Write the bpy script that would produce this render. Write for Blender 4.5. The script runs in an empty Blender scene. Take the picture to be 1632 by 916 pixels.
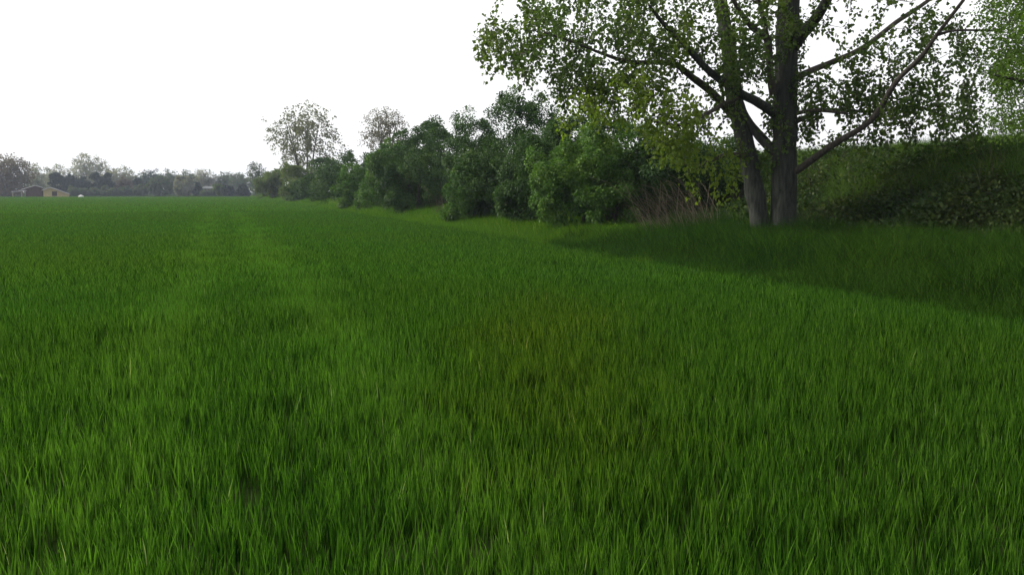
import bpy, math, random
import numpy as np
from mathutils import Vector, noise

# ------------------------------------------------------------------ camera, sky, sun, exposure
SC = bpy.context.scene
COL = SC.collection
F, W2, H2, HZ = 1405.0, 816.0, 458.0, 304.0        # focal length and frame of the photograph in pixels
EYE = 1.70
PITCH = math.atan((H2 - HZ) / F)
cam_d = bpy.data.cameras.new('camera'); cam = bpy.data.objects.new('camera', cam_d); COL.objects.link(cam)
cam_d.sensor_width = 36.0; cam_d.lens = 36.0 * F / 1632.0
cam_d.clip_start = 0.05; cam_d.clip_end = 5000
cam.location = (0, 0, EYE); cam.rotation_euler = (math.pi / 2 - PITCH, 0, 0)
SC.camera = cam

SUN_AZ, SUN_EL = math.radians(-76), math.radians(31)   # azimuth from +Y towards +X: left and in front
world = bpy.data.worlds.new('World'); SC.world = world; world.use_nodes = True
wn, wl = world.node_tree.nodes, world.node_tree.links
wn.clear()
sky = wn.new('ShaderNodeTexSky'); sky.sky_type = 'NISHITA'; sky.sun_disc = False
sky.sun_elevation = SUN_EL; sky.sun_rotation = SUN_AZ
sky.air_density = 1.0; sky.dust_density = 6.0; sky.ozone_density = 1.0
hs = wn.new('ShaderNodeHueSaturation'); hs.inputs['Saturation'].default_value = 0.25
mx = wn.new('ShaderNodeMix'); mx.data_type = 'RGBA'; mx.inputs[0].default_value = 0.6
mx.inputs[7].default_value = (8.2, 8.25, 8.35, 1)        # even white overcast veil over the sky
bg = wn.new('ShaderNodeBackground'); bg.inputs['Strength'].default_value = 0.15
wo = wn.new('ShaderNodeOutputWorld')
wl.new(sky.outputs[0], hs.inputs['Color']); wl.new(hs.outputs[0], mx.inputs[6])
wl.new(mx.outputs[2], bg.inputs['Color']); wl.new(bg.outputs[0], wo.inputs[0])

sun_d = bpy.data.lights.new('sun', 'SUN'); sun = bpy.data.objects.new('sun', sun_d); COL.objects.link(sun)
sun_d.energy = 4.2; sun_d.angle = math.radians(20); sun_d.color = (1.0, 0.94, 0.82)
to_sun = Vector((math.sin(SUN_AZ) * math.cos(SUN_EL), math.cos(SUN_AZ) * math.cos(SUN_EL), math.sin(SUN_EL)))
sun.rotation_euler = to_sun.to_track_quat('Z', 'Y').to_euler(); sun.location = to_sun * 60

vs = SC.view_settings
vs.view_transform = 'Standard'; vs.look = 'None'; vs.gamma = 1.0; vs.use_curve_mapping = False
vs.exposure = 0.40
SC.cycles.max_bounces = 4; SC.cycles.diffuse_bounces = 2; SC.cycles.transmission_bounces = 3
SC.cycles.glossy_bounces = 2; SC.cycles.volume_bounces = 0; SC.cycles.caustics_reflective = False; SC.cycles.caustics_refractive = False

# ------------------------------------------------------------------ helpers
def ray(px, py):
    cx, cy = (px - W2) / F, (H2 - py) / F
    return np.array([cx, math.cos(PITCH) + cy * math.sin(PITCH), -math.sin(PITCH) + cy * math.cos(PITCH)])

def at(px, py, Y):
    d = ray(px, py); p = d * (Y / d[1]); p[2] += EYE
    return p

EDGE0, SLOPE = 9.9, -0.33
def edge_x(y): return EDGE0 + SLOPE * y
def sm(a, b, t):
    t = np.clip((np.asarray(t, float) - a) / (b - a), 0, 1)
    return t * t * (3 - 2 * t)
def ground_z(x, y):
    u = np.asarray(x) - edge_x(np.asarray(y))
    far = 1 - sm(75, 150, y)
    return 0.34 * sm(0.2, 4.4, u) * (1 - sm(22, 27, u)) + far * 2.25 * sm(4.2, 10.0, u) * (1 - sm(15, 26, u))

def link(o, parent=None):
    COL.objects.link(o)
    if parent is not None: o.parent = parent
    return o

def tag(o, label=None, cat=None, group=None, kind=None):
    if label: o['label'] = label
    if cat: o['category'] = cat
    if group: o['group'] = group
    if kind: o['kind'] = kind
    return o

def empty(name, loc):
    o = bpy.data.objects.new(name, None); o.empty_display_size = 0.3
    o.location = tuple(float(v) for v in loc)
    return link(o)

def np_mesh(name, V, loops, starts, mat, tint=None, smooth=False):
    me = bpy.data.meshes.new(name)
    V = np.asarray(V, np.float32); loops = np.asarray(loops, np.int32).ravel(); starts = np.asarray(starts, np.int32)
    me.vertices.add(len(V)); me.vertices.foreach_set('co', V.ravel())
    me.loops.add(len(loops)); me.loops.foreach_set('vertex_index', loops)
    me.polygons.add(len(starts)); me.polygons.foreach_set('loop_start', starts)
    me.update(calc_edges=True)
    if tint is not None:
        a = me.attributes.new('tint', 'FLOAT', 'POINT'); a.data.foreach_set('value', np.asarray(tint, np.float32))
    if smooth: me.polygons.foreach_set('use_smooth', np.ones(len(starts), bool))
    me.materials.append(mat)
    return me

def mesh_obj(name, me, parent=None, origin=None):
    """links mesh as object; geometry given in world space is moved to its parent's base or its own origin"""
    o = bpy.data.objects.new(name, me)
    if parent is not None:
        l = parent.location
        me.transform(__import__('mathutils').Matrix.Translation((-l[0], -l[1], -l[2])))
    elif origin is not None:
        me.transform(__import__('mathutils').Matrix.Translation((-origin[0], -origin[1], -origin[2])))
        o.location = tuple(float(v) for v in origin)
    return link(o, parent)

class MB:
    """collects faces for ONE mesh"""
    def __init__(s): s.v = []; s.f = []
    def box(s, lo, hi):
        n = len(s.v); (x0, y0, z0), (x1, y1, z1) = lo, hi
        s.v += [(x0,y0,z0),(x1,y0,z0),(x1,y1,z0),(x0,y1,z0),(x0,y0,z1),(x1,y0,z1),(x1,y1,z1),(x0,y1,z1)]
        s.f += [(n+a,n+b,n+c,n+d) for a,b,c,d in ((0,3,2,1),(4,5,6,7),(0,1,5,4),(1,2,6,5),(2,3,7,6),(3,0,4,7))]
        return s
    def prism(s, poly, y0, y1):
        n = len(s.v); k = len(poly)
        s.v += [(x, y0, z) for x, z in poly] + [(x, y1, z) for x, z in poly]
        s.f.append(tuple(n + i for i in range(k))); s.f.append(tuple(n + k + i for i in reversed(range(k))))
        for i in range(k):
            j = (i + 1) % k; s.f.append((n + j, n + i, n + k + i, n + k + j))
        return s
    def tube(s, P, R, sides=6, cap=True, lump=0.0, seed=0):
        P = [Vector([float(c) for c in p]) for p in P]; n0 = len(s.v)
        t0 = (P[1] - P[0]).normalized()
        nrm = t0.orthogonal().normalized()
        for i, p in enumerate(P):
            t = (P[min(i + 1, len(P) - 1)] - P[max(i - 1, 0)]).normalized()
            nrm = (nrm - t * nrm.dot(t)).normalized(); b = t.cross(nrm)
            for k in range(sides):
                a = 2 * math.pi * k / sides
                d = nrm * math.cos(a) + b * math.sin(a)
                r = R[i]
                if lump:
                    q = p + d * r
                    r *= 1 + lump * noise.noise(q * 2.2 + Vector((seed, 0, 0))) + lump * .6 * noise.noise(Vector((q.x * 14, q.y * 14, q.z * 2.0 + seed)))
                s.v.append(tuple(p + d * r))
        for i in range(len(P) - 1):
            for k in range(sides):
                k2 = (k + 1) % sides; a = n0 + i * sides; c = a + sides
                s.f.append((a + k, a + k2, c + k2, c + k))
        if cap: s.f.append(tuple(n0 + (len(P) - 1) * sides + k for k in range(sides)))
        return s
    def build(s, name, mat, parent=None, smooth=False, origin=None):
        me = bpy.data.meshes.new(name); me.from_pydata(s.v, [], s.f); me.materials.append(mat)
        if smooth: me.polygons.foreach_set('use_smooth', np.ones(len(s.f), bool))
        me.update()
        return mesh_obj(name, me, parent, origin)

def unit(a): return a / np.maximum(np.linalg.norm(a, axis=-1, keepdims=True), 1e-9)

def leaf_mesh(name, C, A, N, size, mat, tint, width=0.8, fold=0.18, wide_at=0.38):
    """one folded leaf per row: base C, axis A, normal N"""
    n = len(C); A = unit(A); B = unit(np.cross(A, N)); N = np.cross(B, A); s = np.asarray(size)[:, None]
    V = np.empty((n, 4, 3), np.float32)
    V[:, 0] = C
    V[:, 1] = C + s * (A * wide_at + B * width * .5 + N * fold)
    V[:, 2] = C + s * (A - N * fold * .7)
    V[:, 3] = C + s * (A * wide_at - B * width * .5 + N * fold)
    base = (np.arange(n) * 4)[:, None]
    L = (base + np.array([[0, 1, 2, 0, 2, 3]])).ravel()
    return np_mesh(name, V.reshape(-1, 3), L, np.arange(2 * n) * 3, mat, np.repeat(tint, 4))

# ------------------------------------------------------------------ materials
def new_mat(name):
    m = bpy.data.materials.new(name); m.use_nodes = True; nt = m.node_tree; nt.nodes.clear()
    return m, nt.nodes, nt.links

def ramp(n, stops):
    r = n.new('ShaderNodeValToRGB'); e = r.color_ramp.elements
    while len(e) < len(stops): e.new(0.5)
    for el, (p, c) in zip(e, stops): el.position = p; el.color = (*c, 1)
    return r

def leaf_mat(name, dark, mid, light, trans=0.4, rough=0.5, patch=None, patch_scale=0.25, spec=0.3, yellow=None):
    """leaf: colour by per-leaf tint and a world-space patch noise, part of the light passes through"""
    m, n, l = new_mat(name)
    at_ = n.new('ShaderNodeAttribute'); at_.attribute_name = 'tint'
    r = ramp(n, [(0.0, dark), (0.5, mid), (0.96, light), (1.0, (.22, .27, .13))])
    l.new(at_.outputs['Fac'], r.inputs[0])
    col = r.outputs[0]
    if patch is not None:
        g = n.new('ShaderNodeNewGeometry'); nz = n.new('ShaderNodeTexNoise'); nz.inputs['Scale'].default_value = patch_scale
        nz.inputs['Detail'].default_value = 3
        l.new(g.outputs['Position'], nz.inputs['Vector'])
        mr = n.new('ShaderNodeMapRange'); mr.inputs[1].default_value = .42; mr.inputs[2].default_value = .68
        l.new(nz.outputs[0], mr.inputs[0])
        mm = n.new('ShaderNodeMath'); mm.operation = 'MULTIPLY'; mm.inputs[1].default_value = 0.75
        l.new(mr.outputs[0], mm.inputs[0])
        mixc = n.new('ShaderNodeMix'); mixc.data_type = 'RGBA'; mixc.blend_type = 'MULTIPLY'
        mixc.inputs[7].default_value = (*patch, 1)
        l.new(mm.outputs[0], mixc.inputs[0]); l.new(col, mixc.inputs[6]); col = mixc.outputs[2]
    if yellow is not None:      # brown lens tint painted into the crop colour as a yellower patch
        g = n.new('ShaderNodeNewGeometry'); mp = n.new('ShaderNodeMapping'); mp.vector_type = 'TEXTURE'
        mp.inputs['Location'].default_value = (yellow[0], yellow[1], 0); mp.inputs['Scale'].default_value = (yellow[2] * .55, yellow[2] * 2.3, 50)
        l.new(g.outputs['Position'], mp.inputs[0])
        nz = n.new('ShaderNodeTexNoise'); nz.inputs['Scale'].default_value = .9; l.new(g.outputs['Position'], nz.inputs['Vector'])
        vl = n.new('ShaderNodeVectorMath'); vl.operation = 'LENGTH'; l.new(mp.outputs[0], vl.inputs[0])
        ad = n.new('ShaderNodeMath'); ad.operation = 'ADD'; l.new(vl.outputs['Value'], ad.inputs[0]); l.new(nz.outputs[0], ad.inputs[1])
        mr = n.new('ShaderNodeMapRange'); mr.interpolation_type = 'SMOOTHSTEP'; mr.inputs[1].default_value = 1.75; mr.inputs[2].default_value = .5
        mr.inputs[3].default_value = 0; mr.inputs[4].default_value = .6
        l.new(ad.outputs[0], mr.inputs[0])
        my = n.new('ShaderNodeMix'); my.data_type = 'RGBA'; my.blend_type = 'MULTIPLY'; my.inputs[7].default_value = (1.6, 1.06, .8, 1)
        l.new(mr.outputs[0], my.inputs[0]); l.new(col, my.inputs[6]); col = my.outputs[2]
    p = n.new('ShaderNodeBsdfPrincipled'); p.inputs['Roughness'].default_value = rough
    p.inputs['Specular IOR Level'].default_value = spec * .35
    t = n.new('ShaderNodeBsdfTranslucent')
    g2 = n.new('ShaderNodeMix'); g2.data_type = 'RGBA'; g2.blend_type = 'MULTIPLY'; g2.inputs[0].default_value = 1
    g2.inputs[7].default_value = (1.35, 1.5, .7, 1); l.new(col, g2.inputs[6])
    ms = n.new('ShaderNodeMixShader'); ms.inputs[0].default_value = trans
    o = n.new('ShaderNodeOutputMaterial')
    l.new(col, p.inputs['Base Color']); l.new(g2.outputs[2], t.inputs['Color'])
    l.new(p.outputs[0], ms.inputs[1]); l.new(t.outputs[0], ms.inputs[2]); l.new(ms.outputs[0], o.inputs[0])
    return m

def rough_mat(name, c1, c2, scale=3.0, stretch=(1, 1, 1), bump=0.3, rough=0.85, detail=6, spec=.05):
    m, n, l = new_mat(name)
    tc = n.new('ShaderNodeTexCoord'); mp = n.new('ShaderNodeMapping'); mp.inputs['Scale'].default_value = stretch
    nz = n.new('ShaderNodeTexNoise'); nz.inputs['Scale'].default_value = scale; nz.inputs['Detail'].default_value = detail
    nz.inputs['Roughness'].default_value = .65
    l.new(tc.outputs['Object'], mp.inputs[0]); l.new(mp.outputs[0], nz.inputs['Vector'])
    r = ramp(n, [(.3, c1), (.72, c2)]); l.new(nz.outputs[0], r.inputs[0])
    p = n.new('ShaderNodeBsdfPrincipled'); p.inputs['Roughness'].default_value = rough; p.inputs['Specular IOR Level'].default_value = spec
    b = n.new('ShaderNodeBump'); b.inputs['Strength'].default_value = bump; b.inputs['Distance'].default_value = .05
    l.new(nz.outputs[0], b.inputs['Height']); l.new(b.outputs[0], p.inputs['Normal'])
    l.new(r.outputs[0], p.inputs['Base Color'])
    o = n.new('ShaderNodeOutputMaterial'); l.new(p.outputs[0], o.inputs[0])
    return m

M = {}
M['crop'] = leaf_mat('wheat_blades', (.003, .014, .002), (.022, .068, .006), (.076, .166, .020), .40, .65, (1.18, .93, .85), .13, 0, yellow=(.35, 8.5, 2.2))
M['verge'] = leaf_mat('long_grass', (.006, .019, .003), (.015, .044, .006), (.045, .092, .014), .35, .55, (1.15, 1.0, .7), .22, 0)  # shade under the tree and edge darkening put into the grass colour
M['verge_lit'] = leaf_mat('margin_grass', (.024, .064, .005), (.046, .108, .009), (.09, .165, .018), .42, .55, (1.15, 1.0, .7), .3, 0)  # lit copy of the verge grass, sunlight put into the colour
M['lush'] = leaf_mat('lush_weeds', (.07, .13, .014), (.11, .19, .02), (.15, .23, .03), .45, .55, None, 1, .25)
M['bank'] = leaf_mat('bank_grass', (.026, .060, .009), (.050, .105, .015), (.10, .16, .038), .4, .55, (1.3, 1.0, .7), .5, .25)
M['bramble'] = leaf_mat('bramble_leaves', (.012, .026, .007), (.026, .050, .012), (.075, .105, .032), .3, .5, (1.2, .95, .8), .6, .3)
M['straw'] = leaf_mat('dead_stalks', (.030, .027, .020), (.056, .049, .036), (.10, .09, .066), .1, .8, None, 1, .15)
M['reed'] = leaf_mat('dry_reed', (.07, .06, .042), (.13, .11, .08), (.22, .19, .14), .1, .8, None, 1, .15)
M['poplar'] = leaf_mat('poplar_leaves', (.026, .050, .012), (.055, .092, .018), (.10, .145, .030), .38, .45, (1.25, 1.1, .6), .35, .35)
M['poplar_young'] = leaf_mat('young_poplar_leaves', (.06, .10, .010), (.115, .17, .018), (.17, .225, .03), .45, .45, None, 1, .35)  # lighter, yellower copy of the poplar leaf; sun on the low crown painted in
M['ash'] = leaf_mat('fine_leaves', (.045, .085, .015), (.075, .135, .020), (.11, .175, .03), .45, .5, None, 1, .3)
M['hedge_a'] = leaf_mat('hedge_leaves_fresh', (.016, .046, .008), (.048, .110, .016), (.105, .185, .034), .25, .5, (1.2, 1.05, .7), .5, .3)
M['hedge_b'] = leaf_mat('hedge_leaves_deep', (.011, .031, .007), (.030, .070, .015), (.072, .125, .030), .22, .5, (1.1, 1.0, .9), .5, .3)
M['olive'] = leaf_mat('hedge_leaves_olive', (.045, .070, .020), (.075, .105, .03), (.11, .14, .045), .35, .55, None, 1, .25)
M['sparse'] = leaf_mat('young_leaves', (.080, .083, .062), (.115, .12, .09), (.16, .165, .125), .40, .55, None, 1, .25)
M['sparse_red'] = leaf_mat('bronze_leaves', (.07, .066, .055), (.11, .10, .085), (.15, .14, .115), .35, .55, None, 1, .25)
M['far_dark'] = leaf_mat('evergreen_leaves', (.012, .022, .018), (.020, .034, .026), (.032, .048, .036), .12, .6, None, 1, .2)
M['far_mid'] = leaf_mat('far_leaves', (.045, .060, .040), (.070, .090, .056), (.10, .12, .08), .3, .6, None, 1, .2)
M['far_pale'] = leaf_mat('far_pale_leaves', (.12, .12, .10), (.165, .165, .14), (.22, .22, .19), .4, .6, None, 1, .2)
M['far_brown'] = leaf_mat('far_brown_leaves', (.075, .058, .045), (.105, .082, .064), (.14, .11, .085), .3, .6, None, 1, .2)
M['bark'] = rough_mat('poplar_bark', (.013, .015, .013), (.056, .060, .052), 5.0, (3.2, 3.2, .55), .9)
M['bark2'] = rough_mat('dark_bark', (.030, .026, .022), (.085, .075, .065), 9.0, (2, 2, .5), .6)
M['soil'] = rough_mat('field_soil', (.012, .021, .005), (.026, .042, .010), .9, (1, 1, 1), .1, spec=0)
M['bankearth'] = rough_mat('bank_earth', (.020, .028, .012), (.042, .048, .022), 1.3, (1, 1, 1), .5)
M['wood_dark'] = rough_mat('dark_boards', (.060, .036, .030), (.10, .066, .056), 2.0, (6, 6, .4), .3)
M['wood_yellow'] = rough_mat('ochre_wall', (.27, .22, .105), (.35, .29, .15), 1.2, (1, 1, 1), .15)
M['roof_white'] = rough_mat('pale_roof_edge', (.34, .33, .32), (.46, .45, .43), 1.5, (1, 1, 1), .1, .6)
M['roof_grey'] = rough_mat('roof_sheet', (.035, .032, .036), (.06, .056, .06), 1.5, (4, .5, 1), .2, .7)
M['wood_pale'] = rough_mat('weathered_post', (.20, .17, .13), (.32, .28, .22), 2, (4, 4, .5), .3)
M['window'] = rough_mat('dark_window', (.035, .022, .015), (.06, .04, .026), 2, (1, 1, 1), .05, .3)
M['wall_pale'] = rough_mat('pale_render', (.16, .15, .15), (.24, .23, .22), 1, (1, 1, 1), .1)
M['white'] = rough_mat('white_cover', (.42, .42, .41), (.55, .55, .54), 3, (1, 1, 1), .2, .6)

# ------------------------------------------------------------------ the ground
def grid_mesh(name, xs, ys, zf, mat):
    X, Y = np.meshgrid(xs, ys); Z = zf(X, Y)
    V = np.stack([X, Y, Z], -1).reshape(-1, 3); nx, ny = len(xs), len(ys)
    i = (np.arange(ny - 1)[:, None] * nx + np.arange(nx - 1)[None]).ravel()
    L = np.stack([i, i + 1, i + nx + 1, i + nx], 1)
    return np_mesh(name, V, L, np.arange(len(i)) * 4, mat, None, True)

field = mesh_obj('field', grid_mesh('field', np.linspace(-900, 900, 29), np.linspace(-900, 900, 29), lambda x, y: 0 * x, M['soil']))
tag(field, 'flat crop field ground reaching to the far tree line', kind='structure')
us = np.concatenate([np.linspace(-.3, 12, 42), np.linspace(12.6, 27, 16)])
ysb = np.concatenate([np.arange(-30, 60, 1.0), np.arange(60, 171, 4.0)])
def bank_mesh():
    U, Y = np.meshgrid(us, ysb); X = edge_x(Y) + U
    Z = ground_z(X, Y) + .012
    for a in range(Z.shape[0]):
        for b in range(Z.shape[1]):
            Z[a, b] += .10 * noise.noise(Vector((X[a, b] * .5, Y[a, b] * .5, 0))) * sm(1, 4, U[a, b])
    V = np.stack([X, Y, Z], -1).reshape(-1, 3); nx, ny = len(us), len(ysb)
    i = (np.arange(ny - 1)[:, None] * nx + np.arange(nx - 1)[None]).ravel()
    L = np.stack([i, i + 1, i + nx + 1, i + nx], 1)
    return np_mesh('embankment', V, L, np.arange(len(i)) * 4, M['bankearth'], None, True)
tag(mesh_obj('embankment', bank_mesh()), 'grassy embankment rising behind the hedge on the right', kind='structure')

# ------------------------------------------------------------------ scattered ground cover (uncountable)
def scatter(name, P, rot, scale, idx, variants):
    """one object: points that carry patch meshes through geometry nodes"""
    src = bpy.data.collections.new(name + '_source')
    for k, me in enumerate(variants):
        src.objects.link(bpy.data.objects.new('%s_patch_%02d' % (name, k), me))
    me = bpy.data.meshes.new(name); P = np.asarray(P, np.float32)
    me.vertices.add(len(P)); me.vertices.foreach_set('co', P.ravel())
    def attr(n_, t_, d): a = me.attributes.new(n_, t_, 'POINT'); a.data.foreach_set('value', d)
    attr('rotz', 'FLOAT', np.asarray(rot, np.float32)); attr('size', 'FLOAT', np.asarray(scale, np.float32))
    attr('pick', 'INT', np.asarray(idx, np.int32))
    o = link(bpy.data.objects.new(name, me))
    ng = bpy.data.node_groups.new(name, 'GeometryNodeTree')
    ng.interface.new_socket('Geometry', in_out='INPUT', socket_type='NodeSocketGeometry')
    ng.interface.new_socket('Geometry', in_out='OUTPUT', socket_type='NodeSocketGeometry')
    n, l = ng.nodes, ng.links
    gi, go = n.new('NodeGroupInput'), n.new('NodeGroupOutput')
    ci = n.new('GeometryNodeCollectionInfo'); ci.inputs['Collection'].default_value = src
    ci.inputs['Separate Children'].default_value = True; ci.inputs['Reset Children'].default_value = True
    ip = n.new('GeometryNodeInstanceOnPoints'); ip.inputs['Pick Instance'].default_value = True
    def na(nm, t_):
        a = n.new('GeometryNodeInputNamedAttribute'); a.data_type = t_; a.inputs['Name'].default_value = nm; return a.outputs['Attribute']
    cx = n.new('ShaderNodeCombineXYZ'); l.new(na('rotz', 'FLOAT'), cx.inputs['Z'])
    l.new(gi.outputs[0], ip.inputs['Points']); l.new(ci.outputs[0], ip.inputs['Instance'])
    l.new(na('pick', 'INT'), ip.inputs['Instance Index']); l.new(cx.outputs[0], ip.inputs['Rotation'])
    l.new(na('size', 'FLOAT'), ip.inputs['Scale']); l.new(ip.outputs[0], go.inputs[0])
    md = o.modifiers.new('scatter', 'NODES'); md.node_group = ng
    o['kind'] = 'stuff'
    return o

def blade_patch(name, seed, n, half, h0, h1, w0, w1, lean, mat, bend=.25, pale=.0012, segs=3, tone=0.0, tuft=0):
    rg = np.random.default_rng(seed)
    x = rg.uniform(-half, half, n); y = rg.uniform(-half, half, n)
    z0 = np.zeros(n)
    if tuft:      # shoots of one plant share a root and fan out from it
        x = np.repeat(x[:n // tuft], tuft); y = np.repeat(y[:n // tuft], tuft); n = len(x); z0 = np.zeros(n)
        x = x + rg.normal(0, .009, n); y = y + rg.normal(0, .009, n)
    h = rg.uniform(h0, h1, n); w = rg.uniform(w0, w1, n)
    # slow variation inside the patch so the tops are uneven
    h *= 1 + .12 * np.sin(x * 5 / half + seed) * np.cos(y * 4 / half + seed * 2)
    az = rg.uniform(0, 2 * np.pi, n); ln = np.abs(rg.normal(0, lean, n)); bd = rg.normal(bend, bend * .5, n)
    dx, dy = np.cos(az), np.sin(az)
    fa = az + np.pi / 2 + rg.normal(0, .9, n); fx, fy = np.cos(fa), np.sin(fa)
    ts = np.linspace(0, 1, segs + 1); V = []
    wid = [.75, 1.0, .8, .5][:segs] if segs <= 4 else None
    for k, t in enumerate(ts):
        off = h * (ln * t + bd * t ** 2.6)
        zz = h * (t - .35 * np.clip(bd, 0, 2) * t ** 3)
        c = np.stack([x + dx * off, y + dy * off, z0 + zz], 1)
        if k == segs: V.append(c[:, None])
        else:
            ww = (w * wid[k] * .5)[:, None]; s = np.stack([fx, fy, 0 * fx], 1) * ww
            V.append(np.stack([c - s, c + s], 1))
    V = np.concatenate(V, 1); nv = V.shape[1]
    tri = []
    for k in range(segs - 1):
        a = 2 * k; tri += [a, a + 1, a + 3, a, a + 3, a + 2]
    a = 2 * (segs - 1); tri += [a, a + 1, a + 2]
    L = (np.arange(n)[:, None] * nv + np.array(tri)[None]).ravel()
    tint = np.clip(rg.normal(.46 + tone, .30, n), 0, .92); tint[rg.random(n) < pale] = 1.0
    return np_mesh(name, V.reshape(-1, 3), L, np.arange(len(L) // 3) * 3, mat, np.repeat(tint, nv))

def jgrid(x0, x1, y0, y1, s, rg, j=.35):
    X, Y = np.meshgrid(np.arange(x0, x1, s), np.arange(y0, y1, s))
    p = np.stack([X.ravel(), Y.ravel()], 1); return p + rg.uniform(-j * s, j * s, p.shape)

def noise2(p, s, o=0.0):
    return np.array([noise.noise(Vector((a * s + o, b * s - o, o))) for a, b in p])

rg = np.random.default_rng(7)
# crop: three rings of patches, finer near the camera
def crop_ring(name, r0, r1, s, variants, label):
    p = jgrid(-r1 * .72, min(r1 * .72, 14), -1.5, r1, s, rg)
    r = np.hypot(p[:, 0], p[:, 1]); u = p[:, 0] - edge_x(p[:, 1])
    near = (np.abs(p[:, 0]) < p[:, 1] * .74 + 2.5)
    k = (r >= r0) & (r < r1) & near & (u < -.05) & (p[:, 1] < 218)
    p = p[k]; u = u[k]
    f = 1 + .30 * noise2(p, .55, 3.1) + .16 * noise2(p, .15, 9.0)
    # faint drill lines and wheel tracks run beside the field edge
    track = np.minimum(np.abs(u + 8.7), np.abs(u + 10.6)) if s < 2 else np.full(len(p), 9.0)
    f *= 1 - .25 * np.exp(-(track / .28) ** 2)
    f *= 1 + .05 * np.sin(u * 2.1); f = np.maximum(f, .80)
    pick = rg.integers(0, min(8, len(variants)), len(p))
    if len(variants) > 8: pick[track < .45] = rg.integers(8, len(variants), int((track < .45).sum()))
    o = scatter(name, np.c_[p, np.zeros(len(p))], rg.uniform(0, 6.28, len(p)), f, pick, variants)
    return tag(o, label, 'crop', kind='stuff')
crop_ring('wheat_crop', 0, 15, .40, [blade_patch('wheat_a%d' % i, 10 + i, 440, .30, .13, .275, .0042, .0088, .11, M['crop'], .09, tone=.0 if i < 8 else .20, tuft=5) for i in range(10)],
          'dense green young wheat blades filling the foreground')
crop_ring('wheat_crop', 15, 68, .75, [blade_patch('wheat_b%d' % i, 30 + i, 720, .52, .13, .28, .0075, .0135, .15, M['crop'], .22, tone=.05 if i < 8 else .27, tuft=3) for i in range(10)],  # slightly lighter tint paints in the brighter light of the middle field
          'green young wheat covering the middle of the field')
crop_ring('wheat_crop', 68, 275, 2.4, [blade_patch('wheat_c%d' % i, 50 + i, 2100, 1.6, .14, .29, .019, .036, .32, M['crop'], .42, segs=2, tone=.15) for i in range(6)],  # lighter blade tint stands in for the brighter light far out
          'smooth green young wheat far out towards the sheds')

# strip coordinates: u metres beyond the field edge
def strip(u0, u1, y0, y1, s, j=.4):
    p = jgrid(u0, u1, y0, y1, s, rg, j); x = edge_x(p[:, 1]) + p[:, 0]
    return np.c_[x, p[:, 1], ground_z(x, p[:, 1])], p[:, 0]

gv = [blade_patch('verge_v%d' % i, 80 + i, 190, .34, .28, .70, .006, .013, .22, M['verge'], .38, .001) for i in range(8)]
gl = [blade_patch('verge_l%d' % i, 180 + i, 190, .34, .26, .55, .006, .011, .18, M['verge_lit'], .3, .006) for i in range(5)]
P, u = strip(-.25, 4.9, 23, 50, .38); k = P[:, 1] + 2.2 * noise2(P[:, :2], .5, 3.3) > 25.5; P, u = P[k], u[k]
f = (.62 + .58 * sm(-.2, 1.2, u)) * (1 + .42 * noise2(P[:, :2], .7, 1.7))
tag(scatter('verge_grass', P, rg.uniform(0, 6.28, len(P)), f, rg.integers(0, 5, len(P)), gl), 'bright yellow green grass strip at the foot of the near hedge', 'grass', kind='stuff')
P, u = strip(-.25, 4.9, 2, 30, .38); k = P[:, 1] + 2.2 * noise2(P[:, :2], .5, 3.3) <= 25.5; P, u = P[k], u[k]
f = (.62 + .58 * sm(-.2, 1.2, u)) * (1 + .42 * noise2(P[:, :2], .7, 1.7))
tag(scatter('verge_grass', P, rg.uniform(0, 6.28, len(P)), f, np.where(rg.random(len(P)) < .03, rg.integers(8, 13, len(P)), rg.integers(0, 8, len(P))), gv + gl), 'tall dark green grass along the field margin under the big tree', 'grass', kind='stuff')  # a few lit-tint patches mixed into the shade-coloured grass
gf = [blade_patch('verge_f%d' % i, 95 + i, 300, .8, .30, .65, .012, .022, .22, M['verge_lit'], .35, .004) for i in range(5)]
P, u = strip(-.25, 4.5, 50, 260, .95)
f = (.6 + .5 * sm(-.2, 1.5, u)) * (1 + .35 * noise2(P[:, :2], .4, 1.7))
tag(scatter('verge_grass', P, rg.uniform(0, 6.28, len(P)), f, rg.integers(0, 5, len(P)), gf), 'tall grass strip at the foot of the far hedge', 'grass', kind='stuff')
# grass on the bank's upper face and top
gb = [blade_patch('bank_v%d' % i, 110 + i, 170, .36, .30, .62, .006, .012, .28, M['bank'], .45, .01) for i in range(7)]
P, u = strip(6.3, 12.5, 2, 48, .36)
k = (u + 1.5 * noise2(P[:, :2], .6, 4.4)) > 7.3; P, u = P[k], u[k]
f = 1.05 + .65 * noise2(P[:, :2], .8, 2.2)
tag(scatter('bank_grass', P, rg.uniform(0, 6.28, len(P)), f, rg.integers(0, 7, len(P)), gb), 'ragged grass along the top of the embankment', 'grass', kind='stuff')

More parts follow.
